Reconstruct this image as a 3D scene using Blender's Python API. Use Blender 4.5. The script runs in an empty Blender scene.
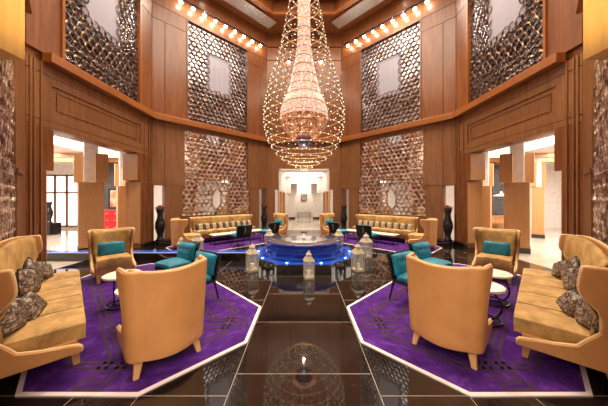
import bpy, bmesh, math, random
from mathutils import Vector, Matrix
random.seed(7)
S2 = math.sqrt(2); PI = math.pi
SC = bpy.context.scene; COL = SC.collection
CY = 6.33; W = 5.32; YC = 8.19; XF = 1.845; YF = 11.67; HC = 9.85

# ------------------------------------------------------------------ materials
def nodemat(name):
    m = bpy.data.materials.new(name); m.use_nodes = True
    nt = m.node_tree; b = nt.nodes['Principled BSDF']
    return m, nt, b
def coords(nt, scale=(1, 1, 1), kind='Object'):
    t = nt.nodes.new('ShaderNodeTexCoord'); mp = nt.nodes.new('ShaderNodeMapping')
    mp.inputs['Scale'].default_value = scale
    nt.links.new(t.outputs[kind], mp.inputs['Vector']); return mp.outputs['Vector']
def ramp(nt, fac, stops):
    r = nt.nodes.new('ShaderNodeValToRGB')
    while len(r.color_ramp.elements) < len(stops): r.color_ramp.elements.new(0.5)
    for e, (p, c) in zip(r.color_ramp.elements, stops):
        e.position = p; e.color = (c[0], c[1], c[2], 1)
    nt.links.new(fac, r.inputs['Fac']); return r.outputs['Color']
def noise(nt, vec, scale, detail=4, rough=.55, dist=0):
    n = nt.nodes.new('ShaderNodeTexNoise'); n.inputs['Scale'].default_value = scale
    n.inputs['Detail'].default_value = detail; n.inputs['Roughness'].default_value = rough
    n.inputs['Distortion'].default_value = dist
    nt.links.new(vec, n.inputs['Vector']); return n.outputs['Fac']
def bump(nt, b, fac, strength, dist=.01):
    n = nt.nodes.new('ShaderNodeBump'); n.inputs['Strength'].default_value = strength
    n.inputs['Distance'].default_value = dist
    nt.links.new(fac, n.inputs['Height']); nt.links.new(n.outputs['Normal'], b.inputs['Normal'])
def wood(name, c1, c2, rough=.32, kind='Object', sc=(5, 5, .5)):
    m, nt, b = nodemat(name)
    v = coords(nt, sc, kind)
    f = noise(nt, v, 2.2, 8, .68, .8)
    col = ramp(nt, f, [(.28, c1), (.72, c2)])
    nt.links.new(col, b.inputs['Base Color'])
    b.inputs['Roughness'].default_value = rough
    return m
def plain(name, c, rough=.5, metal=0, spec=.5):
    m, nt, b = nodemat(name)
    v = coords(nt); f = noise(nt, v, 6, 3)
    col = ramp(nt, f, [(.3, [x * .88 for x in c]), (.7, [min(1, x * 1.08) for x in c])])
    nt.links.new(col, b.inputs['Base Color'])
    b.inputs['Roughness'].default_value = rough; b.inputs['Metallic'].default_value = metal
    b.inputs['Specular IOR Level'].default_value = spec
    return m
def velvet(name, c1, c2, rough=.75, sheen=.4, scale=5, bmp=.3):
    m, nt, b = nodemat(name)
    v = coords(nt, (1, 1, 1)); f = noise(nt, v, scale, 5, .65, .4)
    nt.links.new(ramp(nt, f, [(.32, c1), (.68, c2)]), b.inputs['Base Color'])
    b.inputs['Roughness'].default_value = rough
    b.inputs['Sheen Weight'].default_value = sheen
    b.inputs['Sheen Tint'].default_value = (min(1, c2[0] * 1.6), min(1, c2[1] * 1.6), min(1, c2[2] * 1.6), 1)
    bump(nt, b, noise(nt, v, 260, 2), bmp, .002)
    return m
def emis(name, c, s):
    m, nt, b = nodemat(name)
    b.inputs['Base Color'].default_value = (*c, 1)
    b.inputs['Emission Color'].default_value = (*c, 1); b.inputs['Emission Strength'].default_value = s
    return m
M = {}
M['wood'] = wood('wall wood', (.125, .038, .012), (.275, .098, .031), .30)
M['wood_low'] = wood('lower wall wood', (.165, .070, .029), (.33, .150, .064), .28)
M['wood_ledge'] = wood('ledge wood', (.26, .085, .020), (.38, .135, .036), .28)
M['wood_gold'] = wood('gold wood', (.60, .32, .07), (.78, .46, .12), .4)
M['wood_light'] = wood('light oak', (.42, .20, .075), (.55, .28, .11), .35)
M['wood_leg'] = wood('leg oak', (.48, .25, .09), (.64, .35, .14), .4)
M['wood_dark'] = plain('dark gap', (.03, .016, .01), .6)
M['tan'] = velvet('tan velvet', (.25, .135, .036), (.60, .36, .12), .7, .25, 6)
M['leather'] = velvet('tan leather', (.46, .205, .062), (.58, .27, .09), .5, .05, 2.5, .15)
M['teal'] = velvet('teal velvet', (.0, .075, .12), (.0, .235, .36), .6, .4, 9)
M['black'] = plain('black lacquer', (.012, .011, .012), .25)
M['white'] = plain('white plaster', (.80, .75, .70), .6)
M['white_top'] = plain('white marble table top', (.82, .76, .66), .2)
M['cream'] = plain('cream painted metal', (.44, .38, .27), .4)
M['steel'] = plain('dark steel', (.05, .045, .045), .25, .8)
M['bronze_frame'] = plain('bronze', (.20, .10, .05), .3, .8)
M['brown_frame'] = plain('brown frame', (.16, .06, .03), .4)
M['candle'] = plain('candle wax', (.85, .80, .66), .5)
M['red'] = plain('red lacquer', (.62, .012, .02), .25)
M['flower'] = plain('dark red petals', (.22, .012, .015), .7)
M['groove_shade'] = plain('brown groove shade', (.12, .055, .018), .8)  # dark brown standing in for shade in the seat grooves
M['ceramic'] = plain('cream piping', (.74, .52, .26), .6)
M['curtain'] = emis('lilac lit curtain', (.27, .25, .29), .3)
M['winlight'] = emis('lit window', (1, .93, .90), 1.0)
M['cove_soft'] = emis('corridor cove light', (1, .88, .74), 1.3)
M['cove'] = emis('cove light', (1, .93, .85), 4)
M['bulb'] = emis('spot bulb', (1, .90, .74), 90)
M['bead'] = emis('glowing crystal', (1, .80, .55), 2.6)
M['led'] = emis('blue led strip', (.26, .38, .72), .42)
M['ledspot'] = emis('pool spot', (.25, .75, 1), 5)

def marble_dark(name):
    m, nt, b = nodemat(name)
    v = coords(nt)
    f = noise(nt, v, .9, 8, .62, 1.2); g = noise(nt, v, 7, 6, .7, 2)
    c1 = ramp(nt, f, [(.3, (.005, .004, .004)), (.62, (.014, .010, .008)), (.9, (.028, .019, .014))])
    c2 = ramp(nt, g, [(.63, (0, 0, 0)), (.70, (.045, .035, .03)), (.74, (0, 0, 0))])
    mx = nt.nodes.new('ShaderNodeMix'); mx.data_type = 'RGBA'; mx.blend_type = 'ADD'; mx.inputs['Factor'].default_value = 1
    nt.links.new(c1, mx.inputs[6]); nt.links.new(c2, mx.inputs[7])
    nt.links.new(mx.outputs[2], b.inputs['Base Color'])
    b.inputs['Roughness'].default_value = .035; b.inputs['IOR'].default_value = 1.8
    return m
M['floor'] = marble_dark('dark polished marble')
M['dark_marble'] = marble_dark('black marble')
m, nt, b = nodemat('pale polished marble')
v = coords(nt); nt.links.new(ramp(nt, noise(nt, v, 1.2, 7, .6, 1), [(.3, (.42, .34, .28)), (.7, (.62, .54, .46))]), b.inputs['Base Color'])
b.inputs['Roughness'].default_value = .05; M['pale'] = m
M['grout'] = plain('pale inlay', (.26, .21, .18), .4)
def rugmat():
    m, nt, b = nodemat('purple wool')
    v = coords(nt, (1, 1, 1))
    f = noise(nt, v, 3.5, 7, .72, 1.5)
    nt.links.new(ramp(nt, f, [(.3, (.030, .006, .075)), (.55, (.070, .016, .170)), (.75, (.15, .050, .32))]), b.inputs['Base Color'])
    b.inputs['Roughness'].default_value = 1; b.inputs['Specular IOR Level'].default_value = .1
    bump(nt, b, noise(nt, v, 180, 2), .4, .003); return m
M['rug'] = rugmat()
M['rug_line'] = plain('rug line wool', (.040, .012, .038), .95)
M['rug_edge'] = plain('rug edge wool', (.74, .62, .60), .9)
m, nt, b = nodemat('patterned cushion fabric')
v = coords(nt, (1, 1, 1))
f = noise(nt, v, 11, 2, .5, 3)
nt.links.new(ramp(nt, f, [(.38, (.015, .010, .008)), (.45, (.10, .045, .03)), (.50, (.26, .17, .11)), (.545, (.03, .016, .012)), (.62, (.42, .35, .28))]), b.inputs['Base Color'])
b.inputs['Roughness'].default_value = .55; M['pattern'] = m
m, nt, b = nodemat('striped cushion fabric')
v = coords(nt, (1, 1, 1)); sx = nt.nodes.new('ShaderNodeSeparateXYZ'); nt.links.new(v, sx.inputs[0])
mr = nt.nodes.new('ShaderNodeMapRange'); mr.inputs['From Min'].default_value = -.15; mr.inputs['From Max'].default_value = .15
nt.links.new(sx.outputs['X'], mr.inputs['Value'])
nt.links.new(ramp(nt, mr.outputs[0], [(.0, (.05, .03, .02)), (.40, (.06, .035, .02)), (.43, (.36, .27, .17)), (.97, (.30, .22, .14))]), b.inputs['Base Color'])
b.inputs['Roughness'].default_value = .7; M['stripe'] = m
m, nt, b = nodemat('mirror glass')
v = coords(nt); nt.links.new(ramp(nt, noise(nt, v, 1.3, 3), [(.3, (.86, .82, .80)), (.7, (.95, .93, .94))]), b.inputs['Base Color'])
b.inputs['Metallic'].default_value = 1; b.inputs['Roughness'].default_value = .04; M['mirror'] = m
m, nt, b = nodemat('smoked mirror')
v = coords(nt); nt.links.new(ramp(nt, noise(nt, v, 1.6, 4), [(.35, (.22, .17, .16)), (.5, (.45, .45, .50)), (.65, (.70, .76, .86))]), b.inputs['Base Color'])
b.inputs['Metallic'].default_value = .9; b.inputs['Roughness'].default_value = .22; M['smoke'] = m
m, nt, b = nodemat('bronze lattice')
v = coords(nt); nt.links.new(ramp(nt, noise(nt, v, 9, 4, .7), [(.36, (.022, .012, .008)), (.52, (.11, .055, .032)), (.68, (.50, .32, .22))]), b.inputs['Base Color'])  # palest tone paints glints into the bronze colour
b.inputs['Metallic'].default_value = .85; b.inputs['Roughness'].default_value = .3; M['lattice'] = m
m, nt, b = nodemat('champagne lattice')
v = coords(nt); nt.links.new(ramp(nt, noise(nt, v, 5, 5, .75), [(.38, (.16, .085, .06)), (.50, (.55, .38, .30)), (.62, (.95, .82, .74))]), b.inputs['Base Color'])  # bronze lightened to stand in for bright mirror reflections
b.inputs['Metallic'].default_value = .6; b.inputs['Roughness'].default_value = .35; M['lit_bronze'] = m
m, nt, b = nodemat('blue pool tile')
v = coords(nt); vo = nt.nodes.new('ShaderNodeTexVoronoi'); vo.inputs['Scale'].default_value = 28; nt.links.new(v, vo.inputs['Vector'])
nt.links.new(ramp(nt, vo.outputs['Color'], [(.2, (.006, .018, .16)), (.8, (.012, .05, .36))]), b.inputs['Base Color'])
b.inputs['Roughness'].default_value = .12; M['blue'] = m
m, nt, b = nodemat('blue water')
v = coords(nt); b.inputs['Base Color'].default_value = (.01, .06, .42, 1); b.inputs['Roughness'].default_value = .03
bump(nt, b, noise(nt, v, 14, 3), .25, .02); M['water'] = m
m, nt, b = nodemat('still water')
v = coords(nt); b.inputs['Base Color'].default_value = (.09, .07, .09, 1); b.inputs['Roughness'].default_value = .05
bump(nt, b, noise(nt, v, 10, 3), .08, .02); M['still'] = m
m, nt, b = nodemat('clear glass')
b.inputs['Base Color'].default_value = (1, 1, 1, 1); b.inputs['Roughness'].default_value = .02
b.inputs['Alpha'].default_value = .12; M['glass'] = m
m, nt, b = nodemat('amber crystal shade')
v = coords(nt); f = noise(nt, v, 22, 3, .7)
col = ramp(nt, f, [(.3, (.55, .28, .18)), (.7, (.90, .66, .55))])
nt.links.new(col, b.inputs['Base Color']); nt.links.new(col, b.inputs['Emission Color'])
b.inputs['Emission Strength'].default_value = .9; b.inputs['Roughness'].default_value = .25; M['amber'] = m
m, nt, b = nodemat('copper crystal mesh')
v = coords(nt); f = noise(nt, v, 17, 3, .7)
col = ramp(nt, f, [(.38, (.12, .045, .02)), (.55, (.55, .22, .10)), (.68, (1, .62, .36))])
nt.links.new(col, b.inputs['Base Color']); nt.links.new(col, b.inputs['Emission Color'])
b.inputs['Emission Strength'].default_value = .8; b.inputs['Roughness'].default_value = .25; b.inputs['Metallic'].default_value = .4; M['copper'] = m
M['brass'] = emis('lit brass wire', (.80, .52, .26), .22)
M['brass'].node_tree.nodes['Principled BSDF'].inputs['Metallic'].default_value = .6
M['bluemetal'] = plain('blue steel ball', (.20, .22, .38), .15, .9)
M['grille'] = plain('silver grille', (.62, .60, .58), .4, .3)
m, nt, b = nodemat('dark stone relief')
v = coords(nt, (2, 2, 1)); f = noise(nt, v, 5, 8, .8, 1.5)
nt.links.new(ramp(nt, f, [(.3, (.02, .02, .024)), (.7, (.10, .095, .10))]), b.inputs['Base Color'])
b.inputs['Roughness'].default_value = .4; bump(nt, b, f, .8, .03); M['relief'] = m
m, nt, b = nodemat('warm painting')
v = coords(nt, (1, 1, 1)); f = noise(nt, v, 5, 4, .6, 1)
nt.links.new(ramp(nt, f, [(.35, (.45, .10, .04)), (.5, (.70, .35, .20)), (.65, (.75, .62, .50))]), b.inputs['Base Color']); M['painting'] = m
m, nt, b = nodemat('grey print')
v = coords(nt, (1, 1, 1)); f = noise(nt, v, 8, 4, .6, 1)
nt.links.new(ramp(nt, f, [(.4, (.12, .10, .09)), (.6, (.55, .5, .45))]), b.inputs['Base Color']); M['print'] = m

# ------------------------------------------------------------------ mesh helpers
class MB:
    def __init__(s): s.v = []; s.f = []; s.m = []
    def add(s, vs, fs, mi=0):
        o = len(s.v); s.v += [tuple(x) for x in vs]
        s.f += [tuple(i + o for i in f) for f in fs]; s.m += [mi] * len(fs)
    def box(s, x0, x1, y0, y1, z0, z1, mi=0, T=None):
        vs = [Vector((x, y, z)) for x in (x0, x1) for y in (y0, y1) for z in (z0, z1)]
        if T: vs = [T(p) for p in vs]
        s.add(vs, [(0, 1, 3, 2), (4, 6, 7, 5), (0, 4, 5, 1), (2, 3, 7, 6), (0, 2, 6, 4), (1, 5, 7, 3)], mi)
    def prism(s, pts, z0, z1, mi=0, T=None):
        n = len(pts); vs = [Vector((p[0], p[1], z0)) for p in pts] + [Vector((p[0], p[1], z1)) for p in pts]
        if T: vs = [T(p) for p in vs]
        s.add(vs, [tuple(range(n))[::-1], tuple(range(n, 2 * n))] + [(i, (i + 1) % n, n + (i + 1) % n, n + i) for i in range(n)], mi)
    def lathe(s, prof, seg=32, mi=0, c=(0, 0), cap=True):
        vs = []; n = len(prof)
        for r, z in prof:
            for k in range(seg):
                a = 2 * PI * k / seg; vs.append((c[0] + r * math.cos(a), c[1] + r * math.sin(a), z))
        fs = [(i * seg + k, i * seg + (k + 1) % seg, (i + 1) * seg + (k + 1) % seg, (i + 1) * seg + k) for i in range(n - 1) for k in range(seg)]
        if cap: fs += [tuple(range(seg))[::-1], tuple((n - 1) * seg + k for k in range(seg))]
        s.add(vs, fs, mi)
    def tube(s, pts, r, seg=6, mi=0, closed=False):
        pts = [Vector(p) for p in pts]; n = len(pts); vs = []
        rr = r if isinstance(r, (list, tuple)) else [r] * n
        for i, p in enumerate(pts):
            a = pts[i - 1] if (i > 0 or closed) else p
            b_ = pts[(i + 1) % n] if (i < n - 1 or closed) else p
            d = (b_ - a).normalized()
            up = Vector((0, 0, 1)) if abs(d.z) < .95 else Vector((1, 0, 0))
            e = d.cross(up).normalized(); g = e.cross(d)
            for k in range(seg):
                t = 2 * PI * (k + .5) / seg; vs.append(p + (e * math.cos(t) + g * math.sin(t)) * rr[i])
        m_ = n if closed else n - 1
        fs = [(i * seg + k, i * seg + (k + 1) % seg, ((i + 1) % n) * seg + (k + 1) % seg, ((i + 1) % n) * seg + k) for i in range(m_) for k in range(seg)]
        if not closed: fs += [tuple(range(seg))[::-1], tuple((n - 1) * seg + k for k in range(seg))]
        s.add(vs, fs, mi)
    def build(s, name, mats, parent=None, smooth=False, bevel=0, seg=2, sub=0, solid=0, fix=True):
        me = bpy.data.meshes.new(name); me.from_pydata(s.v, [], s.f)
        if not isinstance(mats, (list, tuple)): mats = [mats]
        for m_ in mats: me.materials.append(m_)
        for p, i in zip(me.polygons, s.m): p.material_index = i; p.use_smooth = smooth
        if fix:
            bm = bmesh.new(); bm.from_mesh(me); bmesh.ops.recalc_face_normals(bm, faces=bm.faces); bm.to_mesh(me); bm.free()
        o = bpy.data.objects.new(name, me); COL.objects.link(o)
        if parent: o.parent = parent
        if solid:
            md = o.modifiers.new('s', 'SOLIDIFY'); md.thickness = solid; md.offset = 0
        if bevel:
            md = o.modifiers.new('b', 'BEVEL'); md.width = bevel; md.segments = seg; md.limit_method = 'ANGLE'; md.angle_limit = .7
        if sub:
            md = o.modifiers.new('u', 'SUBSURF'); md.levels = sub; md.render_levels = sub
        return o
def tag(o, label, cat, group=None, kind=None):
    o['label'] = label; o['category'] = cat
    if group: o['group'] = group
    if kind: o['kind'] = kind
    return o
def empty(name, loc=(0, 0, 0), rz=0):
    o = bpy.data.objects.new(name, None); COL.objects.link(o); o.location = loc; o.rotation_euler = (0, 0, rz); o.empty_display_size = .1
    return o
def struct(o): o['kind'] = 'structure'; return o
def dup(root, loc=None, rz=None, parent=None):
    c = root.copy(); COL.objects.link(c)
    if parent: c.parent = parent
    if loc is not None: c.location = loc
    if rz is not None: c.rotation_euler = (0, 0, rz)
    for ch in [o for o in list(root.children)]: dup(ch, parent=c)
    return c
def P(side, end, u, n, z=0):
    x = (n - u) / S2; y = (n + u) / S2
    if side > 0: x = -x
    if end == 'far': y = 2 * CY - y
    return (x, y, z)
def face(side, end, du, dn):           # rotation so that local -Y looks along (du, dn)
    x = (dn - du) / S2; y = (dn + du) / S2
    if side > 0: x = -x
    if end == 'far': y = -y
    return math.atan2(x, -y)

# ------------------------------------------------------------------ room shell
def wallT(p0, p1):                      # s along wall, z, d inward
    p0 = Vector((p0[0], p0[1], 0)); p1 = Vector((p1[0], p1[1], 0)); e = (p1 - p0).normalized()
    nn = Vector((-e.y, e.x, 0))
    if (Vector((0, CY, 0)) - p0).dot(nn) < 0: nn = -nn
    return (lambda q: p0 + e * q.x + nn * q.y + Vector((0, 0, q.z))), (p1 - p0).length
def sbox(mb, T, s0, s1, z0, z1, d0, d1, mi=0): mb.box(s0, s1, d0, d1, z0, z1, mi, T)
G = .007
def panel(mb, T, s0, s1, z0, z1, d=0.0, mi=0): sbox(mb, T, s0 + G, s1 - G, z0 + G, z1 - G, -.08, d, mi)
LZ0, LZ1 = 4.39, 4.58

def ring_lattice(mb, T, s0, s1, z0, z1, keep, r=.108, px=.195, pz=.170, d=-.03, t=.010, w=.024, seg=12):
    j = 0; z = z0 + r * .6
    while z < z1 - r * .4:
        s = s0 + r * .6 + (px / 2 if j % 2 else 0)
        while s < s1 - r * .4:
            if keep(s, z):
                vs = []; jr = r * (1 + .05 * math.sin(s * 9 + z * 5))
                for k in range(seg):
                    a = 2 * PI * k / seg; c, q = math.cos(a), math.sin(a)
                    for (rr, dd) in ((jr + w / 2, d - t), (jr + w / 2, d + t * .2 * (1 + math.sin(a * 2))), (jr - w / 2, d + t), (jr - w / 2, d - t)):
                        vs.append(T(Vector((min(max(s + rr * c, s0), s1), dd + .010 * math.sin(a + j), min(max(z + rr * q * 1.15, z0), z1)))))
                fs = []
                for k in range(seg):
                    k2 = (k + 1) % seg
                    for e in range(3): fs.append((k * 4 + e, k * 4 + e + 1, k2 * 4 + e + 1, k2 * 4 + e))
                mb.add(vs, fs)
            s += px
        z += pz; j += 1

def frame_box(mb, T, s0, s1, z0, z1, w, d0, d1, mi=0):
    sbox(mb, T, s0, s0 + w, z0, z1, d0, d1, mi); sbox(mb, T, s1 - w, s1, z0, z1, d0, d1, mi)
    sbox(mb, T, s0 + w, s1 - w, z0, z0 + w, d0, d1, mi); sbox(mb, T, s0 + w, s1 - w, z1 - w, z1, d0, d1, mi)

SIDE = {-1: 'left', 1: 'right'}
trim_no = [0]
def trim(mb, mats, bevel=.006):
    trim_no[0] += 1
    return struct(mb.build('trim_%d' % trim_no[0], mats, bevel=bevel))
TH = -.36
for sd in (-1, 1):
    nm = SIDE[sd]
    # ---------- far diagonal wall
    T, L = wallT((sd * W, YC), (sd * XF, YF))
    mb = MB()
    sl = [(.04, .40), (L - .44, L - .08)]
    top = HC + .1
    for a, b_ in ((-.1, sl[0][0]), (sl[0][1], sl[1][0]), (sl[1][1], L + .1)): sbox(mb, T, a, b_, 0, 2.09, TH, -.08)
    sbox(mb, T, -.1, L + .1, 2.09, 4.5, TH, -.08)
    # upper slab with a shallow box behind the lattice
    sbox(mb, T, -.1, L + .1, 4.5, top, TH, -.08)
    PL = [(0.02, .04, .15, 2.09), (.40, .98, .15, 2.09), (L - .98, L - .46, .15, 2.09), (L - .08, L - .02, .15, 2.09),
          (.0, .40, 2.09, LZ0), (.40, 1.08, 2.09, LZ0), (L - 1.08, L - .46, 2.09, LZ0), (L - .46, L, 2.09, LZ0), (.98, L - .98, .15, .92)]
    for q in PL: panel(mb, T, *q, mi=1)
    panel(mb, T, 1.08, L - 1.08, 4.24, LZ0, mi=1)
    for q in [(0, .40, LZ1, 8.0), (.40, 1.16, LZ1, 8.0), (L - 1.10, L - .4, LZ1, 8.0), (L - .4, L, LZ1, 8.0)]: panel(mb, T, *q)
    panel(mb, T, 0, L, 8.52, 9.15); panel(mb, T, 0, L, 9.17, HC, .03)
    for a, b_ in ((0, 1.16), (L - 1.10, L)): panel(mb, T, a, b_, 8.0, 8.52)
    struct(mb.build('wall_far_' + nm, [M['wood'], M['wood_low']], bevel=.006))
    mb = MB(); sbox(mb, T, -.07, L + .07, LZ0, LZ1, 0, .20); sbox(mb, T, -.05, L + .05, LZ1, LZ1 + .05, 0, .12)
    trim(mb, M['wood_ledge'])
    mb = MB(); sbox(mb, T, .10, L - .10, 0, .15, -.02, .40); trim(mb, M['dark_marble'])
    # lower screen over mirror
    cz, cs = 1.62, L / 2 - .1
    def keep(s, z, cs=cs, cz=cz): return (abs(s - cs) / .33 + abs(z - cz) / .56) > 1.0 and not (abs(s - cs) < .10 and abs(z - cz) < .42)
    e = empty('lattice_screen', T(Vector((L / 2, 0, .92)))); inv = Matrix.Translation(-e.location)
    tag(e, 'bronze ring lattice over mirror behind the far %s sofa, with a clear pointed opening' % nm, 'screen', 'lattice screens around the lobby')
    TT = (lambda T, o: (lambda q: T(q) - o))(T, e.location)
    mb = MB(); sbox(mb, TT, 1.0, L - 1.0, .95, 2.09, -.079, -.07); sbox(mb, TT, 1.09, L - 1.09, 2.09, 4.24, -.079, -.07); mb.build('mirror', M['mirror'], e)
    mb = MB(); ring_lattice(mb, TT, .99, L - .99, .94, 2.15, keep); ring_lattice(mb, TT, 1.10, L - 1.10, 2.12, 4.24, keep)
    mb.build('lattice', M['lit_bronze'], e, fix=False)
    mb = MB(); pts = [(cs + a, cz + c) for a, c in ((0, .50), (.20, .26), (.20, -.26), (0, -.50), (-.20, -.26), (-.20, .26))]
    mb.tube([TT(Vector((a, -.02, c))) for a, c in pts], .018, 6, closed=True); mb.build('opening_rim', M['lit_bronze'], e)
    # upper screen
    e = empty('lattice_screen', T(Vector((L / 2, 0, 4.6))))
    tag(e, 'bronze ring lattice window high on the far %s wall, pale square at its centre' % nm, 'screen', 'lattice screens around the lobby')
    TT = (lambda T, o: (lambda q: T(q) - o))(T, e.location)
    mb = MB(); sbox(mb, TT, 1.18, L - 1.12, 4.60, 8.5, -.079, -.07); mb.build('glass_backing', M['smoke'], e)
    mb = MB(); sbox(mb, TT, 1.93, 3.03, 6.03, 7.68, -.07, -.06)
    for k in range(5): mb.tube([TT(Vector((2.04 + k * .22, -.062, 6.05))), TT(Vector((2.04 + k * .22, -.062, 7.66)))], .012, 6)
    mb.build('curtain', M['curtain'], e)
    kp = lambda s, z: not (1.98 < s < 2.98 and 6.08 < z < 7.63)
    mb = MB(); ring_lattice(mb, TT, 1.19, L - 1.13, 4.61, 8.5, kp, r=.108, px=.195, pz=.170); mb.build('lattice', M['lattice'], e, fix=False)
    mb = MB(); frame_box(mb, TT, 1.15, L - 1.09, 4.58, 8.53, .04, -.08, .03); mb.build('frame', M['wood'], e)

    # ---------- side wall
    T, L = wallT((sd * W, 2 * CY - YC), (sd * W, YC))     # s = y - 4.47
    y0 = 2 * CY - YC; A, B = 4.97 - y0, 7.48 - y0; mb = MB()
    sbox(mb, T, -.1, A - .14, 0, 2.19, TH, -.0); sbox(mb, T, -.1, A, 2.19, 3.07, TH, 0)
    sbox(mb, T, B + .14, L + .1, 0, 2.19, TH, 0); sbox(mb, T, B, L + .1, 2.19, 3.07, TH, 0)
    sbox(mb, T, -.1, L + .1, 3.07, HC + .1, TH, -.08)
    panel(mb, T, 0, L, 3.07, 3.22, mi=1); panel(mb, T, 0, L, 3.22, 4.16, -.03, 1); panel(mb, T, 0, .28, 3.22, 4.16, 0, 1); panel(mb, T, L - .38, L, 3.22, 4.16, 0, 1)
    frame_box(mb, T, .30, L - .40, 3.22, 4.16, .17, -.03, .0, 1); frame_box(mb, T, .58, L - .68, 3.50, 3.90, .02, -.03, -.012, 1)
    panel(mb, T, 0, L, 4.16, LZ0, mi=1)
    panel(mb, T, .0, .66, LZ1, 8.0); panel(mb, T, L - .58, L, LZ1, 8.0); panel(mb, T, 0, L, 8.55, HC)
    for a, b_ in ((0, .66), (L - .58, L)): panel(mb, T, a, b_, 8.0, 8.55)
    # fluted strips beside the opening
    for q, w_ in ((.05, .035), (.12, .025), (.24, .03), (L - .20, .03), (L - .10, .025), (L - .42, .02)):
        sbox(mb, T, q, q + w_, .15, LZ0 if q < 1 else LZ0, 0, .03, 1)
    struct(mb.build('wall_' + nm, [M['wood'], M['wood_low']], bevel=.006))
    mb = MB(); sbox(mb, T, .28, L + .0, LZ0, LZ1, 0, .20); sbox(mb, T, .40, L, LZ1, LZ1 + .05, 0, .12)
    trim(mb, M['wood_ledge'])
    # lit oak linings of the opening
    mb = MB()
    sbox(mb, T, B - .012, B - .002, 2.20, 3.05, TH - .1, -.005); sbox(mb, T, B + .126, B + .136, .16, 2.17, TH - .1, -.005)
    sbox(mb, T, A - .136, A - .126, .16, 2.17, TH - .1, -.005); sbox(mb, T, A + .002, A + .012, 2.20, 3.05, TH - .1, -.005)
    trim(mb, M['wood_light'], 0)
    mb = MB(); sbox(mb, T, 0, A - .14, 0, .13, 0, .03); sbox(mb, T, B + .14, L, 0, .15, 0, .12)
    o = struct(mb.build('baseboard_' + nm, M['dark_marble'], bevel=.004))
    e = empty('lattice_screen', T(Vector((L / 2, 0, 4.6))))
    tag(e, 'bronze ring lattice window high above the %s side opening, cut out around a pale panel' % nm, 'screen', 'lattice screens around the lobby')
    TT = (lambda T, o: (lambda q: T(q) - o))(T, e.location)
    mb = MB(); sbox(mb, TT, .68, L - .60, 4.60, 8.5, -.079, -.07); mb.build('glass_backing', M['smoke'], e)
    mb = MB(); sbox(mb, TT, 1.22, 2.34, 6.0, 7.7, -.07, -.06); mb.build('curtain', M['curtain'], e)
    kp = lambda s, z: not (1.26 < s < 2.30 and 6.05 < z < 7.65)
    mb = MB(); ring_lattice(mb, TT, .70, L - .62, 4.61, 8.5, kp, r=.108, px=.195, pz=.170); mb.build('lattice', M['lattice'], e, fix=False)
    mb = MB(); frame_box(mb, TT, .65, L - .57, 4.58, 8.55, .06, -.08, .04); mb.build('frame', M['wood_ledge'], e)

    # ---------- near diagonal wall
    T, L = wallT((sd * W, y0), (sd * XF, 2 * CY - YF)); mb = MB()
    sbox(mb, T, -.1, L + .1, 0, HC + .1, TH, -.08)
    for q in [(.0, .40, .13, LZ0), (.40, 1.08, 2.09, LZ0), (.40, .98, .13, 2.09), (L - 1.08, L, 2.09, LZ0), (L - .98, L, .13, 2.09), (.98, L - .98, .13, .92), (1.08, L - 1.08, 4.24, LZ0)]: panel(mb, T, *q, mi=1)
    panel(mb, T, 0, L, LZ1, HC)
    sbox(mb, T, .40, 1.12, 2.02, 2.09, 0, .03, 1)
    struct(mb.build('wall_near_' + nm, [M['wood'], M['wood_low']], bevel=.006))
    mb = MB(); sbox(mb, T, 1.5, L, LZ0, LZ1, 0, .20); trim(mb, M['wood_ledge'])
    e = empty('lattice_screen', T(Vector((L / 2, 0, .92))))
    tag(e, 'bronze ring lattice over mirror at the %s edge of the photo, behind the near sofa' % nm, 'screen', 'lattice screens around the lobby')
    TT = (lambda T, o: (lambda q: T(q) - o))(T, e.location)
    mb = MB(); sbox(mb, TT, 1.0, L - 1.0, .95, 2.09, -.079, -.07); sbox(mb, TT, 1.09, L - 1.09, 2.09, 4.24, -.079, -.07); mb.build('mirror', M['mirror'], e)
    kp = lambda s, z: True
    mb = MB(); ring_lattice(mb, TT, .99, L - .99, .94, 2.15, kp); ring_lattice(mb, TT, 1.10, L - 1.10, 2.12, 4.24, kp)
    mb.build('lattice', M['lit_bronze'], e, fix=False)
    # lit timber box jutting from the near wall
    mb = MB(); mb.prism([(sd * 3.46, 2.90), (sd * 3.46, 2.62), (sd * 3.74, 2.90)], 3.32, 7.2)
    trim(mb, M['wood_gold'], 0)

# ---------- far wall with the stepped portal
mb = MB(); T, L = wallT((-XF, YF), (XF, YF)); c = L / 2
for s_ in (-1, 1):
    a, b_ = sorted((c + s_ * 1.42, c + s_ * (c + .1))); sbox(mb, T, a, b_, 0, 2.05, TH, 0, 1)
    a, b_ = sorted((c + s_ * 1.24, c + s_ * (c + .1))); sbox(mb, T, a, b_, 2.05, 3.07, TH, 0, 1)
sbox(mb, T, -.1, L + .1, 3.07, HC + .1, TH, -.08)
panel(mb, T, 0, L, 3.07, LZ0, mi=1)
for k in range(3): panel(mb, T, k * L / 3, (k + 1) * L / 3, LZ1, 8.5)
panel(mb, T, 0, L, 8.52, 9.15); panel(mb, T, 0, L, 9.17, HC, .03)
struct(mb.build('wall_far', [M['wood'], M['wood_low']], bevel=.006))
mb = MB(); sbox(mb, T, -.07, L + .07, LZ0, LZ1, 0, .20); sbox(mb, T, 0, L, LZ1, LZ1 + .05, 0, .12); trim(mb, M['wood_ledge'])
mb = MB()   # white casing of the portal
for s_ in (-1, 1):
    a, b_ = sorted((c + s_ * 1.16, c + s_ * 1.26)); sbox(mb, T, a, b_, 2.07, 3.09, TH - .05, .03)
    a, b_ = sorted((c + s_ * 1.36, c + s_ * 1.44)); sbox(mb, T, a, b_, 0, 2.07, TH - .05, .03)
sbox(mb, T, c - 1.26, c + 1.26, 3.00, 3.10, TH - .05, .03); trim(mb, M['white'])
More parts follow.
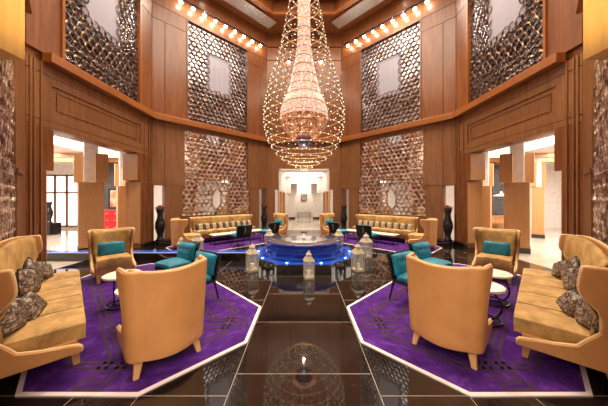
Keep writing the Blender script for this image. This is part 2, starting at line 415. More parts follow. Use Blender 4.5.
# ---------- near wall (behind the lens), open to the entrance hall
mb = MB(); T, L = wallT((-XF, 2 * CY - YF), (XF, 2 * CY - YF)); c = L / 2
for s_ in (-1, 1):
    a, b_ = sorted((c + s_ * 1.55, c + s_ * (c + .1))); sbox(mb, T, a, b_, 0, 3.2, TH, 0, 1)
sbox(mb, T, -.1, L + .1, 3.2, HC + .1, TH, -.04)
struct(mb.build('wall_near', [M['wood'], M['wood_low']]))

# ---------- ceiling: outer ring, raised recess
def octo(ap, half, cy=CY): # half = half length of axis-aligned sides
    return [(half, cy - ap), (ap, cy - half), (ap, cy + half), (half, cy + ap), (-half, cy + ap), (-ap, cy + half), (-ap, cy - half), (-half, cy - ap)]
mb = MB()
out = octo(W + .4, 2.1); inn = octo(4.05, .86 + .5)
vs = [(x, y, z) for pts, z in ((out, HC), (inn, HC), (inn, HC + .55), (out, HC + .62)) for x, y in pts]
fs = []
for i in range(8):
    j = (i + 1) % 8; fs += [(i, j, 8 + j, 8 + i), (8 + i, 8 + j, 16 + j, 16 + i), (24 + i, 24 + j, j, i)]
fs.append(tuple(range(16, 24))); fs.append(tuple(range(24, 32)))
mb.add(vs, fs)
ceil_o = struct(mb.build('ceiling', M['wood']))
mb = MB()
for pts, w_ in ((octo(4.05, 1.36), .10),):
    for i in range(8):
        p, q = Vector((*pts[i], HC - .03)), Vector((*pts[(i + 1) % 8], HC - .03)); mb.tube([p, q], .07, 4)
trim(mb, M['wood_ledge'], 0)
for sd in (-1, 1):
    T, L = wallT((sd * W, YC), (sd * XF, YF))
    e = empty('ceiling_grille', T(Vector((L / 2, .7, HC - .06))))
    tag(e, 'silver ceiling air grille running along the far %s wall' % SIDE[sd], 'vent', 'ceiling air grilles')
    TT = (lambda T, o: (lambda q: T(q) - o))(T, e.location)
    mb = MB(); frame_box(mb, lambda q: TT(Vector((q.x, q.z, q.y + HC))), .15, L - .15, .36, 1.02, .03, -.07, -.003); mb.build('frame', M['wood_ledge'], e)
    mb = MB(); s_ = .2
    while s_ < L - .2: sbox(mb, TT, s_, s_ + .035, HC - .05, HC - .02, .39, .99); s_ += .085
    for k in range(7): sbox(mb, TT, .18, L - .18, HC - .055, HC - .045, .41 + k * .09, .44 + k * .09)
    mb.build('slats', M['grille'], e)

# ---------- floors
mb = MB()
fo = octo(W + .36, XF + .36)
mb.prism(fo, -.1, 0, 0)
yl = [2.14 + .9 * k for k in range(-1, 11)]
def strip(mb, x0, y0, x1, y1, w=.007, z=.0012, mi=1):
    d = Vector((x1 - x0, y1 - y0)).normalized(); n = Vector((-d.y, d.x)) * w / 2
    mb.add([(x0 + n.x, y0 + n.y, z), (x0 - n.x, y0 - n.y, z), (x1 - n.x, y1 - n.y, z), (x1 + n.x, y1 + n.y, z)], [(0, 1, 2, 3)], mi)
for s_ in (-1, 1):
    for x in (.62, 1.86, 3.1, 4.34): 
        e_ = 5.32 + 1.845 + .9 - x if x > XF else 99
        yy0, yy1 = max(.7, CY - (7.19 - x)), min(11.9, CY + (7.19 - x)); strip(mb, s_ * x, yy0, s_ * x, yy1)
    strip(mb, s_ * 1.34, 1.0, s_ * 1.34, 1.88)
    for y in [1.9 + .9 * k for k in range(11)]:
        xm = min(W, 7.19 - abs(y - CY)); strip(mb, s_ * .62, y, s_ * xm, y)
for y in yl: strip(mb, -.62, y, .62, y)
struct(mb.build('floor', [M['floor'], M['grout']], fix=False))
mb = MB()
mb.box(-15.2, 15.2, -6, 21.6, -.16, -.012)
# hall tile joints
for k in range(40):
    x = -14.4 + k * .74
    strip(mb, x, -5, x, 12.9, .012, -.009)
for k in range(20): strip(mb, -15, -5 + k * .9, 15, -5 + k * .9, .012, -.009)
for k in range(10): strip(mb, -1.7, 13 + k * .85, 1.7, 13 + k * .85, .02, -.009)
for x in (-.8, 0, .8): strip(mb, x, 12, x, 21, .02, -.009)
struct(mb.build('floor', [M['pale'], M['grout']], fix=False))

# ---------- halls beyond the openings
mb = MB()
for sd in (-1, 1):
    a, b_ = sorted((sd * 15, sd * 15.2)); mb.box(a, b_, -6, 13.2, -.01, 3.6)
    a, b_ = sorted((sd * 1.75, sd * 15)); mb.box(a, b_, 13, 13.2, -.01, 3.6)
    a, b_ = sorted((sd * 1.75, sd * 1.95)); mb.box(a, b_, 12.1, 21.2, -.01, 3.4)
    # vestibule returns close to the portal
mb.box(-15, 15, -6.2, -6, -.01, 3.6); mb.box(-1.95, 1.95, 21.0, 21.2, -.01, 3.4)
struct(mb.build('wall_hall', M['white']))
mb = MB()
for sd in (-1, 1):
    a, b_ = sorted((sd * (W + .37), sd * 15)); mb.box(a, b_, -6, 13, 3.5, 3.6)
    a, b_ = sorted((sd * 1.95, sd * (W + .37)));
    mb.prism([(sd * (W + .37), 8.35), (sd * (W + .37), 13), (sd * 1.2, 13), (sd * 1.2, 12.06), (sd * 2.0, 12.06)], 3.5, 3.6)
mb.box(-W - .37, W + .37, -6, .6, 3.5, 3.6); mb.box(-1.75, 1.75, 12.06, 21, 3.3, 3.4)
mb.prism([(-W - .37, .6), (-W - .37, 4.2), (-2.0, .6)], 3.5, 3.6); mb.prism([(W + .37, .6), (W + .37, 4.2), (2.0, .6)], 3.5, 3.6)
struct(mb.build('ceiling', M['white']))

def area(name, loc, sx_, sy_, power, color, rot=(0, 0, 0)):
    l = bpy.data.lights.new(name, 'AREA'); l.shape = 'RECTANGLE'; l.size = sx_; l.size_y = sy_; l.energy = power; l.color = color
    o = bpy.data.objects.new(name, l); COL.objects.link(o); o.location = loc; o.rotation_euler = rot; return o
def point(name, loc, power, color, r=.05):
    l = bpy.data.lights.new(name, 'POINT'); l.energy = power; l.color = color; l.shadow_soft_size = r
    o = bpy.data.objects.new(name, l); COL.objects.link(o); o.location = loc; return o
def spot(name, loc, tgt, power, color, ang=1.2, r=.05, blend=.6):
    l = bpy.data.lights.new(name, 'SPOT'); l.energy = power; l.color = color; l.spot_size = ang; l.spot_blend = blend; l.shadow_soft_size = r
    o = bpy.data.objects.new(name, l); COL.objects.link(o); o.location = loc
    o.rotation_euler = (Vector(tgt) - Vector(loc)).to_track_quat('-Z', 'Y').to_euler(); return o
WARM = (1, .82, .62)

for sd in (-1, 1):
    nm = SIDE[sd]
    # cove strips
    e = empty('cove_light', (sd * 7.9, 7.6, 3.48))
    tag(e, 'long bright ceiling light strip in the %s hall' % nm, 'ceiling light', 'hall ceiling lights')
    mb = MB(); mb.box(-.62, .62, -2.8, 2.8, -.012, .01); mb.build('diffuser', M['cove'], e)
    mb = MB(); frame_box(mb, lambda q: Vector((q.x, q.z, q.y)), -.67, .67, -2.85, 2.85, .05, -.04, .02); mb.build('frame', M['white'], e)
    area('hall lamp', (sd * 7.9, 7.6, 3.44), .9, 5.4, 330, (1, .90, .78))
    area('hall lamp', (sd * 11.5, 8, 3.46), 3, 6, 470, (1, .90, .80))
    # ceiling beams
    for k, (ya, yb) in enumerate(((9.6, 9.8), (10.7, 10.9), (5.2, 5.35), (6.9, 7.05))):
        if k > 1: continue
        mb = MB(); a, b_ = sorted((sd * 6.1, sd * 14.9)); mb.box(a, b_, ya, yb, 3.30, 3.5); trim(mb, M['wood_light'])
    def pier(x, y, size, zt, label, wings=True):
        e = empty('pier', (x, y, 0), PI / 4); tag(e, label, 'pillar', 'oak and plaster pillars in the side halls')
        h = size / 2; mb = MB(); mb.box(-h, h, -h, h, .14, 2.1); mb.build('oak_base', M['wood_light'], e, bevel=.01)
        mb = MB(); mb.box(-h - .02, h + .02, -h - .02, h + .02, -.01, .14); mb.build('plinth', M['dark_marble'], e)
        g = h * .56; mb = MB(); mb.box(-g, g, -g, g, 2.1, 3.495); mb.build('plaster_core', M['white'], e)
        for ax, ay in ((1, -1), (-1, 1)):
            mb = MB(); w_ = h * .52
            cx_, cy_ = ax * h * .80, ay * h * .80
            mb.box(cx_ - w_, cx_ + w_, cy_ - w_, cy_ + w_, 2.1, zt); mb.build('oak_block', M['wood_light'], e, bevel=.01)
    pier(sd * 6.60, 7.25, .58, 2.98, 'stepped oak and white pillar just inside the %s opening, the large one' % nm)
    pier(sd * 7.02, 9.05, .34, 2.95, 'slim stepped oak pillar behind the jamb of the %s opening' % nm)
    if sd > 0: pier(sd * 9.75, 9.75, .36, 3.1, 'slimmer stepped oak pillar deeper inside the %s hall' % nm)
    area('entrance fill', (sd * 2.8, -2.4, 3.44), 3, 3, 190, (1, .86, .70))  # added front fill from the unseen entrance hall
    # corridor pilasters
    for y in (12.7, 14.6, 16.6):
        e = empty('pilaster', (sd * 1.55, y, 0)); far_ = {12.7: 'nearest', 14.6: 'middle', 16.6: 'farthest'}[y]
        tag(e, '%s lit oak pilaster on the %s side of the far corridor' % (far_, nm), 'pilaster', 'corridor pilasters')
        mb = MB(); mb.box(-.20 if sd > 0 else -.19, .19 if sd > 0 else .20, -.30, .30, .14, 2.05); mb.build('oak_body', M['wood_light'], e, bevel=.01)
        mb = MB(); mb.box(-.21 if sd > 0 else -.19, .19 if sd > 0 else .21, -.31, .31, -.01, .14); mb.build('plinth', M['dark_marble'], e)
        mb = MB(); mb.box(-.12 if sd > 0 else -.19, .19 if sd > 0 else .12, -.25, .25, 2.05, 3.29); mb.build('plaster_top', M['white'], e)
    e = empty('pier', (sd * .98, 19, 0)); tag(e, 'white plaster pillar on the %s side of the far corridor end' % nm, 'pillar', 'white corridor pillars')
    mb = MB(); mb.box(-.24, .24, -.2, .2, .14, 1.85); mb.box(-.40 if sd > 0 else -.38, .38 if sd > 0 else .40, -.22, .22, 1.85, 3.28); mb.build('plaster_body', M['white'], e)
    mb = MB(); mb.box(-.26, .26, -.22, .22, -.01, .14); mb.build('plinth', M['dark_marble'], e)
# corridor end
for y, hw, zt in ((13.9, 1.12, 2.95), (17.9, 1.0, 2.8)):
    mb = MB()
    for s_ in (-1, 1):
        a, b_ = sorted((s_ * hw, s_ * 1.75)); mb.box(a, b_, y, y + .25, 2.06, 3.3)
    mb.box(-hw, hw, y, y + .25, zt, 3.3); trim(mb, M['white'])
e = empty('framed_picture', (0, 20.98, 1.7)); tag(e, 'small grey framed picture on the end wall of the far corridor', 'picture')
mb = MB(); frame_box(mb, lambda q: Vector((q.x, q.y, q.z)), -.27, .27, -.32, .32, .05, -.04, 0); mb.build('frame', M['brown_frame'], e)
mb = MB(); mb.box(-.22, .22, -.015, 0, -.27, .27); mb.build('print', M['print'], e)
e = empty('console_bench', (0, 20.6, -.012)); tag(e, 'low pale bench under the framed picture at the corridor end', 'bench')
mb = MB(); mb.box(-.6, .6, -.2, .2, .36, .46); mb.build('seat', M['cream'], e, bevel=.02)
for x in (-.52, .52):
    for y in (-.14, .14): mb = MB(); mb.box(x - .03, x + .03, y - .03, y + .03, 0, .36); mb.build('leg', M['brown_frame'], e)
for k, y in enumerate((13.4, 17.6)):
    e = empty('cove_light', (0, y, 3.28)); tag(e, 'bright ceiling light panel in the far corridor, the %s one' % ('nearer', 'farther')[k], 'ceiling light', 'corridor ceiling lights')
    mb = MB(); mb.box(-1.0, 1.0, -.35, .35, -.012, .01); mb.build('diffuser', M['cove_soft'], e)
    mb = MB(); frame_box(mb, lambda q: Vector((q.x, q.z, q.y)), -1.06, 1.06, -.41, .41, .06, -.05, .02); mb.build('frame', M['white'], e)
    area('corridor lamp', (0, y, 3.24), 2, .7, 75, (1, .88, .76))
area('corridor lamp', (0, 20, 3.24), 1, 1, 60, (1, .88, .76))

# left hall contents
e = empty('hall_window', (-13.4, 12.97, 0)); tag(e, 'tall lit window with brown mullions seen through the left opening', 'window')
mb = MB(); mb.box(-.95, .95, -.02, .0, .15, 2.9); mb.build('pane', M['winlight'], e)
mb = MB()
for x in (-1, -.35, .3, .95): mb.box(x - .05, x + .05, -.07, -.02, .1, 2.95)
for z in (.1, 1.95, 2.9): mb.box(-1.0, 1.0, -.07, -.02, z - .04, z + .04)
mb.build('frame', M['brown_frame'], e)
def urn(name, loc, h, label, grp=None):
    e = empty(name, loc); tag(e, label, 'vase', grp)
    prof = [(.13, 0), (.14, .02), (.10, .05), (.085, .16), (.12, .27), (.155, .42), (.15, .55), (.10, .70), (.085, .82), (.12, .95), (.135, 1.0)]
    mb = MB(); mb.lathe([(r * h / 1.1, z * h) for r, z in prof], 24); mb.build('body', M['black'], e, smooth=True)
    return e
e = urn('floor_vase', (-11.55, 10.6, .52), .95, 'round dark vase on a black plinth inside the left hall'); 
mb = MB(); mb.box(-.30, .30, -.25, .25, -.01, .52)
e2 = mb.build('display_plinth', M['black'], bevel=.01); e2.location = (-11.55, 10.6, 0); tag(e2, 'black block plinth under the dark vase in the left hall', 'plinth')
e = empty('red_cabinet', (-9.35, 11.6, -.01)); tag(e, 'red lacquered chest of drawers beyond the left opening', 'cabinet')
mb = MB(); mb.box(-.50, .50, -.22, .22, .06, 1.08); mb.build('body', M['red'], e, bevel=.01)
for k in range(3):
    mb = MB(); mb.box(-.46, .46, -.245, -.22, .10 + k * .33, .39 + k * .33); dr = mb.build('drawer', M['red'], e, bevel=.008)
    mb = MB()
    for x in (-.2, .2): mb.box(x - .05, x + .05, -.262, -.245, .23 + k * .33, .25 + k * .33)
    mb.build('handle', M['brass'], dr)
mb = MB(); mb.box(-.46, .46, -.18, .18, 0, .06); mb.build('base', M['black'], e)
mb = MB(); mb.box(-10.9, -9.0, 12.1, 12.2, 0, 3.49); o = mb.build('stone_panel', M['relief']); tag(o, 'dark stone wall panel behind the red cabinet', 'wall panel')
e = empty('framed_picture', (-9.75, 12.09, 1.62)); tag(e, 'warm orange painting in a dark frame above the red cabinet', 'picture')
mb = MB(); frame_box(mb, lambda q: q, -.32, .32, -.5, .5, .06, -.04, 0); mb.build('frame', M['black'], e)
mb = MB(); mb.box(-.26, .26, -.015, 0, -.44, .44); mb.build('canvas', M['painting'], e)
# right hall contents
mb = MB(); mb.box(9.0, 10.15, 11.7, 11.8, .78, 3.3); o = mb.build('wall_hanging', M['relief']); tag(o, 'tall dark textured wall panel seen through the right opening', 'wall panel')
mb = MB(); mb.box(8.6, 10.6, 11.85, 11.95, 0, 3.5); struct(mb.build('wall_partition', M['wood_light']))
e = empty('pendant_lamp', (8.85, 10.5, 1.72)); tag(e, 'white cone pendant lamp hanging in front of the dark panel in the right hall', 'pendant lamp')
mb = MB(); mb.lathe([(.30, 0), (.28, .04), (.05, .12), (.03, .22)], 24); mb.build('lamp_shade', M['white'], e, smooth=True)
mb = MB(); mb.tube([(0, 0, .2), (0, 0, 1.78)], .008); mb.build('cord', M['black'], e)
e = empty('console_table', (9.4, 11.35, -.01)); tag(e, 'oak console table below the dark panel in the right hall', 'table')
mb = MB(); mb.box(-.7, .7, -.2, .2, .72, .80); mb.build('top', M['wood_light'], e, bevel=.01)
mb = MB(); mb.box(-.66, .66, -.17, .17, .45, .72); mb.build('apron', M['wood_light'], e)
for x in (-.62, .62):
    for y in (-.14, .14): mb = MB(); mb.box(x - .035, x + .035, y - .035, y + .035, 0, .45); mb.build('leg', M['wood_light'], e)

# ------------------------------------------------------------------ track lights
spots_xyz = []
for sd in (-1, 1):
    T, L = wallT((sd * W, YC), (sd * XF, YF)); nm = SIDE[sd]
    t0, t1 = .63 * S2, 3.11 * S2
    e = empty('light_track', T(Vector((L / 2, .16, 9.08))))
    TT = (lambda T, o: (lambda q: T(q) - o))(T, e.location)
    tag(e, 'dark lighting track high along the far %s wall' % nm, 'light track', 'lighting tracks')
    mb = MB(); sbox(mb, TT, .5, L - .3, 9.06, 9.10, .13, .18); mb.build('rail', M['steel'], e)
    mb = MB()
    for k in range(4): sbox(mb, TT, .6 + k * 1.2, .63 + k * 1.2, 9.06, 9.09, .0, .13)
    mb.build('bracket', M['steel'], e)
    for k in range(9):
        s_ = t0 + (t1 - t0) * k / 8
        spots_xyz.append((T(Vector((s_, .155, 9.06))), T(Vector((s_, 3.6, 0))), nm))
for x in (-.75, .85):
    spots_xyz.append((Vector((x, YF - .05, 8.55)), Vector((x * .8, YF - 3.5, 0)), 'end'))
proto = None
for p, tgt, nm in spots_xyz:
    if proto is None:
        proto = empty('track_spotlight', p)
        mb = MB(); mb.lathe([(.03, 0), (.045, -.02), (.055, -.10)], 16); mb.build('housing', M['steel'], proto, smooth=True)
        mb = MB(); mb.lathe([(.052, -.101), (.066, -.13), (.05, -.165), (.01, -.178)], 16); mb.build('bulb', M['bulb'], proto)
        o = proto
    else: o = dup(proto, p)
    if nm == 'end': tag(o, 'glowing spotlight high on the end wall, %s the chandelier neck' % ('left of' if p.x < 0 else 'right of'), 'spotlight', 'spotlights on the end wall')
    else: tag(o, 'small glowing spotlight in the row high on the far %s wall' % nm, 'spotlight', 'spotlights on the far %s track' % nm)
    spot('spot', (p.x, p.y, p.z - .20), tgt, 300, (1, .84, .66), 1.0, .02)

# ------------------------------------------------------------------ chandelier
ch = empty('chandelier', (0, CY, 2.36)); tag(ch, 'giant bottle shaped crystal chandelier hanging above the fountain', 'chandelier')
zo = 2.36
OUT = [(.04, 2.36), (.20, 2.44), (.53, 2.62), (.80, 2.88), (.97, 3.17), (1.06, 3.55), (1.07, 3.9), (1.03, 4.2), (.88, 4.8), (.72, 5.32), (.61, 5.74), (.54, 6.15), (.47, 6.55), (.38, 6.95), (.34, 7.6), (.34, 8.6)]
def prof_at(pr, z):
    for (r0, z0), (r1, z1) in zip(pr, pr[1:]):
        if z0 <= z <= z1: return r0 + (r1 - r0) * (z - z0) / (z1 - z0)
    return pr[-1][0]
levels = [2.38, 2.46, 2.56, 2.68, 2.82]
while levels[-1] < 8.6: levels.append(levels[-1] + .165)
mbr = MB(); mbn = MB(); mbb = MB(); SEG = 30
for i, z in enumerate(levels):
    r = prof_at(OUT, z)
    n = max(8, int(round(2 * PI * r / .22)))
    if i % 2 == 0 or i < 7: mbr.tube([(r * math.cos(2 * PI * k / 36), r * math.sin(2 * PI * k / 36), z - zo) for k in range(36)], .0085 if z < 5 else .012, 4, closed=True)
    if i + 1 < len(levels):
        z2 = levels[i + 1]; r2 = prof_at(OUT, z2)
        for k in range(n):
            a0 = 2 * PI * (k + (.5 if i % 2 else 0)) / n; a1 = a0 + PI / n; a2 = a0 + 2 * PI / n
            am = (a0 + a2) / 2
            p0 = (r * math.cos(a0), r * math.sin(a0), z - zo); p2 = (r * math.cos(a2), r * math.sin(a2), z - zo); pm = (r2 * math.cos(am), r2 * math.sin(am), z2 - zo)
            mbn.tube([p0, pm], .0036, 3); mbn.tube([pm, p2], .0036, 3)
            x, y, zz = p0; q = .0135
            x *= 1.012; y *= 1.012
            mbb.add([(x + q, y, zz), (x - q, y, zz), (x, y + q, zz), (x, y - q, zz), (x, y, zz + q * 1.3), (x, y, zz - q * 1.3)],
                    [(0, 2, 4), (2, 1, 4), (1, 3, 4), (3, 0, 4), (2, 0, 5), (1, 2, 5), (3, 1, 5), (0, 3, 5)])
mbr.build('hoops', M['brass'], ch, fix=False)
net = mbn.build('wire_net', M['steel'], ch, fix=False)
o = mbb.build('crystals', M['bead'], ch, fix=False); o['kind'] = 'stuff'
INN = [(.34, 3.25), (.50, 3.40), (.60, 3.55), (.655, 3.75), (.64, 3.95), (.585, 4.15), (.50, 4.35), (.42, 4.6), (.32, 5.0), (.23, 5.4), (.185, 5.8), (.17, 6.2), (.17, 9.0)]
mb = MB(); mb.lathe([(r, z - zo) for r, z in INN if z >= 3.75], 40, cap=False); mb.build('inner_shade', M['amber'], ch, smooth=True)
mb = MB(); mb.lathe([(r * .985, z - zo) for r, z in INN if z <= 3.76], 40, cap=False); mb.build('copper_bowl', M['copper'], ch, smooth=True)
for z in [3.3 + .26 * k for k in range(12)]:
    r = prof_at(INN, z) + .012; mb = MB()
    mb.tube([(r * math.cos(2 * PI * k / 32), r * math.sin(2 * PI * k / 32), z - zo) for k in range(32)], .007, 4, closed=True)
    mb.build('inner_hoop', M['bronze_frame'], ch, fix=False)
mb = MB(); mb.lathe([(.02, 3.0 - zo), (.12, 3.03 - zo), (.21, 3.10 - zo), (.235, 3.22 - zo), (.16, 3.34 - zo), (.04, 3.38 - zo)], 28); mb.build('bottom_ball', M['bluemetal'], ch, smooth=True)
mb = MB(); mb.tube([(0, 0, 8.9 - zo), (0, 0, HC + .54 - zo)], .05, 8); mb.lathe([(.35, HC + .45 - zo), (.35, HC + .54 - zo)], 24); mb.lathe([(.34, 8.6 - zo), (.3, 8.9 - zo), (.05, 9.0 - zo)], 24); mb.build('ceiling_mount', M['bronze_frame'], ch, smooth=False)
for z, pw in ((2.75, 26), (5.6, 0), (8.0, 60)):
    if pw: point('chandelier lamp', (0 if z < 3 else .26, CY, z), pw, (1, .74, .48), .01)
# ------------------------------------------------------------------ fountain
fc = empty('fountain', (0, CY, 0)); tag(fc, 'round blue tiled fountain in an octagonal black basin at the centre', 'fountain')
def oct_pts(ap): return [(ap / math.cos(PI / 8) * math.cos(PI / 8 + k * PI / 4), ap / math.cos(PI / 8) * math.sin(PI / 8 + k * PI / 4)) for k in range(8)]
mb = MB(); o_, i_ = oct_pts(1.40), oct_pts(1.33)
vs = [(x, y, 0) for x, y in o_] + [(x, y, .2) for x, y in o_] + [(x, y, .2) for x, y in i_] + [(x, y, .10) for x, y in i_]
fs = []
for i in range(8):
    j = (i + 1) % 8; fs += [(i, j, 8 + j, 8 + i), (8 + i, 8 + j, 16 + j, 16 + i), (16 + i, 16 + j, 24 + j, 24 + i)]
fs += [tuple(range(8))[::-1], tuple(range(24, 32))]
mb.add(vs, fs); mb.build('basin', M['dark_marble'], fc)
mb = MB(); mb.prism(oct_pts(1.328), .11, .185); mb.build('pool_water', M['water'], fc)
mb = MB(); mb.lathe([(1.12, .12), (1.12, .225), (1.06, .235), (1.02, .25), (1.02, .33), (.975, .345), (.975, .45), (1.0, .50), (1.0, .518), (.97, .52)], 72); mb.build('drum', M['blue'], fc, smooth=False)
mb = MB(); mb.lathe([(.985, .5185), (.985, .524), (.5, .526), (.01, .527)], 64); mb.build('top_water', M['still'], fc, smooth=True)
mb = MB(); mb.lathe([(.06, .525), (.045, .56), (.02, .62), (.008, .66)], 12)
mb.build('water_jet', M['candle'], fc, smooth=True)
for k in range(10):
    a = PI / 2 + PI / 10 + k * 2 * PI / 10
    x, y = 1.225 * math.cos(a), 1.225 * math.sin(a)
    mb = MB(); mb.lathe([(.028, .186), (.028, .196)], 12, c=(x, y)); mb.build('pool_light', M['ledspot'], fc)
    point('pool lamp', (x, CY + y, .24), .16, (.12, .38, 1), .02)
wc = empty('water_channel', (-1.4, 6.33, 0)); tag(wc, 'low black water channel with blue lit edge running left from the fountain', 'water channel')
mb = MB(); mb.box(-6.6, .0, -.27, .05, 0, .20); mb.build('curb', M['dark_marble'], wc)
mb = MB(); mb.box(-6.6, -.01, -.23, .01, .2, .208); mb.build('channel_water', M['water'], wc)
mb = MB(); mb.box(-6.6, -.01, -.272, -.25, .195, .215); mb.build('led_strip', M['led'], wc)

# ------------------------------------------------------------------ rugs
def inset(poly, d):
    n = len(poly); out = []
    ar = sum(poly[i][0] * poly[(i + 1) % n][1] - poly[(i + 1) % n][0] * poly[i][1] for i in range(n))
    sg = 1 if ar > 0 else -1
    for i in range(n):
        p0, p1, p2 = Vector(poly[i - 1]), Vector(poly[i]), Vector(poly[(i + 1) % n])
        a = (p1 - p0).normalized(); b_ = (p2 - p1).normalized()
        na = Vector((-a.y, a.x)) * sg; nb = Vector((-b_.y, b_.x)) * sg
        h = na + nb; k = h.length_squared
        out.append(tuple(p1 + h * (2 * d / k)) if k > .15 else tuple(p1 + na * d))
    return out
RUG = [(2.99, -.315), (2.29, .382), (2.285, 1.393), (2.89, 2.0), (6.15, 2.0), (6.755, 1.393), (6.75, .382), (6.05, -.315)]
KN = [(3.0, 1.36), (2.74, 1.62), (2.62, 1.50), (2.88, 1.24), (2.88, .44), (2.62, .18), (2.74, .06), (3.0, .32)]
KNOT = KN + [(9.04 - u, n) for u, n in KN[::-1]]
def rug(side, end, label):
    org = Vector(P(side, end, 4.52, .84, 0)); o = None
    L3 = lambda pts, z: [tuple(Vector(P(side, end, u, n, z)) - org) for u, n in pts]
    mb = MB(); n = len(RUG); inn_ = inset(RUG, .036)
    a, b_, c_ = L3(RUG, 0), L3(RUG, .012), L3(inn_, .012)
    mb.add(a + b_, [(i, (i + 1) % n, n + (i + 1) % n, n + i) for i in range(n)], 1)
    mb.add(b_ + c_, [(i, (i + 1) % n, n + (i + 1) % n, n + i) for i in range(n)], 1)
    mb.add(c_, [tuple(range(n))], 0)
    def ringline(poly, d0, d1):
        p, q = L3(inset(poly, d0), .0145), L3(inset(poly, d1), .0145); k = len(p)
        mb.add(p + q, [(i, (i + 1) % k, k + (i + 1) % k, k + i) for i in range(k)], 2)
    for off in (.29, .36): ringline(RUG, off, off + .034)
    for off in (-.034, .034): ringline(KNOT, off - .015, off + .015)
    ringline(RUG, .70, .715)
    o = mb.build('area_rug', [M['rug'], M['rug_edge'], M['rug_line']]); o.location = org
    tag(o, label, 'rug', 'purple octagonal rugs')
rug(-1, 'near', 'purple octagonal rug with pale edge in the left foreground')
rug(1, 'near', 'purple octagonal rug with pale edge in the right foreground')
rug(-1, 'far', 'purple rug under the seating beyond the water channel at far left')
rug(1, 'far', 'purple rug under the seating at far right beyond the fountain')

# ------------------------------------------------------------------ wing furniture
def ext(z, H, depth, z0):
    # forward reach of the side panel at height z
    pts = [(z0, depth), (.245, depth), (.265, depth - .015), (.285, depth - .10), (.31, depth * .62), (.35, depth * .40), (.42, .20), (.50, .135), (.60, .13), (.69, .155), (.76, .215), (.80, .25), (.84, .265), (.93, .262), (H, .25)]
    for (a, e0), (b_, e1) in zip(pts, pts[1:]):
        if a <= z <= b_: return e0 + (e1 - e0) * (z - a) / (b_ - a)
    return pts[-1][1]
def shell(half, depth, H, z0, bulge, flare, lean, crest):
    """grid wrapped from the left front edge round the back to the right front edge; front looks along -Y"""
    zs = [z0, .225, .245, .265, .275, .285, .297, .31, .33, .35, .37, .39, .42, .46, .5, .56, .62, .69, .73, .76, .79, .82, .86, .92, .97]
    zs = [z for z in zs if z < H - .02] + [H]
    yb = depth / 2; mb = MB(); rows = []
    for z in zs:
        v = (z - z0) / (H - z0); w_ = half + flare * v; yy = yb + lean * v; rc = .09; row = []
        F = ext(z, H, depth, z0)
        ns, nc, nb = 7, 5, 14
        for k in range(ns): row.append((-w_ - .018 * v * (1 - k / (ns - 1)), yy - F + (F - rc) * k / ns, z))
        for k in range(nc):
            a = PI / 2 * k / nc; row.append((-w_ + rc - rc * math.cos(a), yy - rc + rc * math.sin(a), z))
        for k in range(nb + 1):
            t = -1 + 2 * k / nb; row.append((t * (w_ - rc), yy + bulge * (1 - t * t), z + (crest * (1 - t * t) if z == zs[-1] else 0)))
        right = [(-x, y, zz) for x, y, zz in row[:ns + nc]][::-1]
        rows.append(row + right)
    n = len(rows[0]); vs = [p for r in rows for p in r]
    fs = [(i * n + k, i * n + k + 1, (i + 1) * n + k + 1, (i + 1) * n + k) for i in range(len(rows) - 1) for k in range(n - 1)]
    mb.add(vs, fs)
    # edge line for the piping
    edge = [r[0] for r in rows] + rows[-1] + [r[-1] for r in rows[::-1]]
    return mb, edge
def softbox(mb, x0, x1, y0, y1, z0, z1, crown=.02, nx=8, ny=8, roll=0):
    """cushion block with rounded edges and a crowned top"""
    vs = []; fs = []
    def rnd(t): return t
    top = []; bot = []
    for j in range(ny + 1):
        for i in range(nx + 1):
            a, b_ = (math.sin(PI / 2 * (-1 + 2 * i / nx)) if roll else -1 + 2 * i / nx), -1 + 2 * j / ny
            ed = (1 - abs(a) ** 8) * (1 - abs(b_) ** 8)
            x = (x0 + x1) / 2 + (x1 - x0) / 2 * a; y = (y0 + y1) / 2 + (y1 - y0) / 2 * b_
            top.append((x, y, z1 - (1 - ed) * (.012 if roll else .03) - roll * abs(a) ** 4 + crown * (1 - a * a) * (1 - b_ * b_ * .6))); bot.append((x, y, z0))
    n = nx + 1; o = len(top)
    fs += [(j * n + i, j * n + i + 1, (j + 1) * n + i + 1, (j + 1) * n + i) for j in range(ny) for i in range(nx)]
    fs += [tuple(o + q for q in f[::-1]) for f in fs[:]]
    for i in range(nx): fs += [(i, o + i, o + i + 1, i + 1), (ny * n + i, ny * n + i + 1, o + ny * n + i + 1, o + ny * n + i)]
    for j in range(ny): fs += [(j * n, (j + 1) * n, o + (j + 1) * n, o + j * n), (j * n + nx, o + j * n + nx, o + (j + 1) * n + nx, (j + 1) * n + nx)]
    mb.add(top + bot, fs)
def leg(mb, x, y, h, dx, dy, a=.035, b_=.022):
    vs = []
    for z, r, ox, oy in ((0, b_, dx, dy), (h, a, 0, 0)):
        vs += [(x + ox - r, y + oy - r, z), (x + ox + r, y + oy - r, z), (x + ox + r, y + oy + r, z), (x + ox - r, y + oy + r, z)]
    mb.add(vs, [(3, 2, 1, 0), (4, 5, 6, 7), (0, 1, 5, 4), (1, 2, 6, 5), (2, 3, 7, 6), (3, 0, 4, 7)])
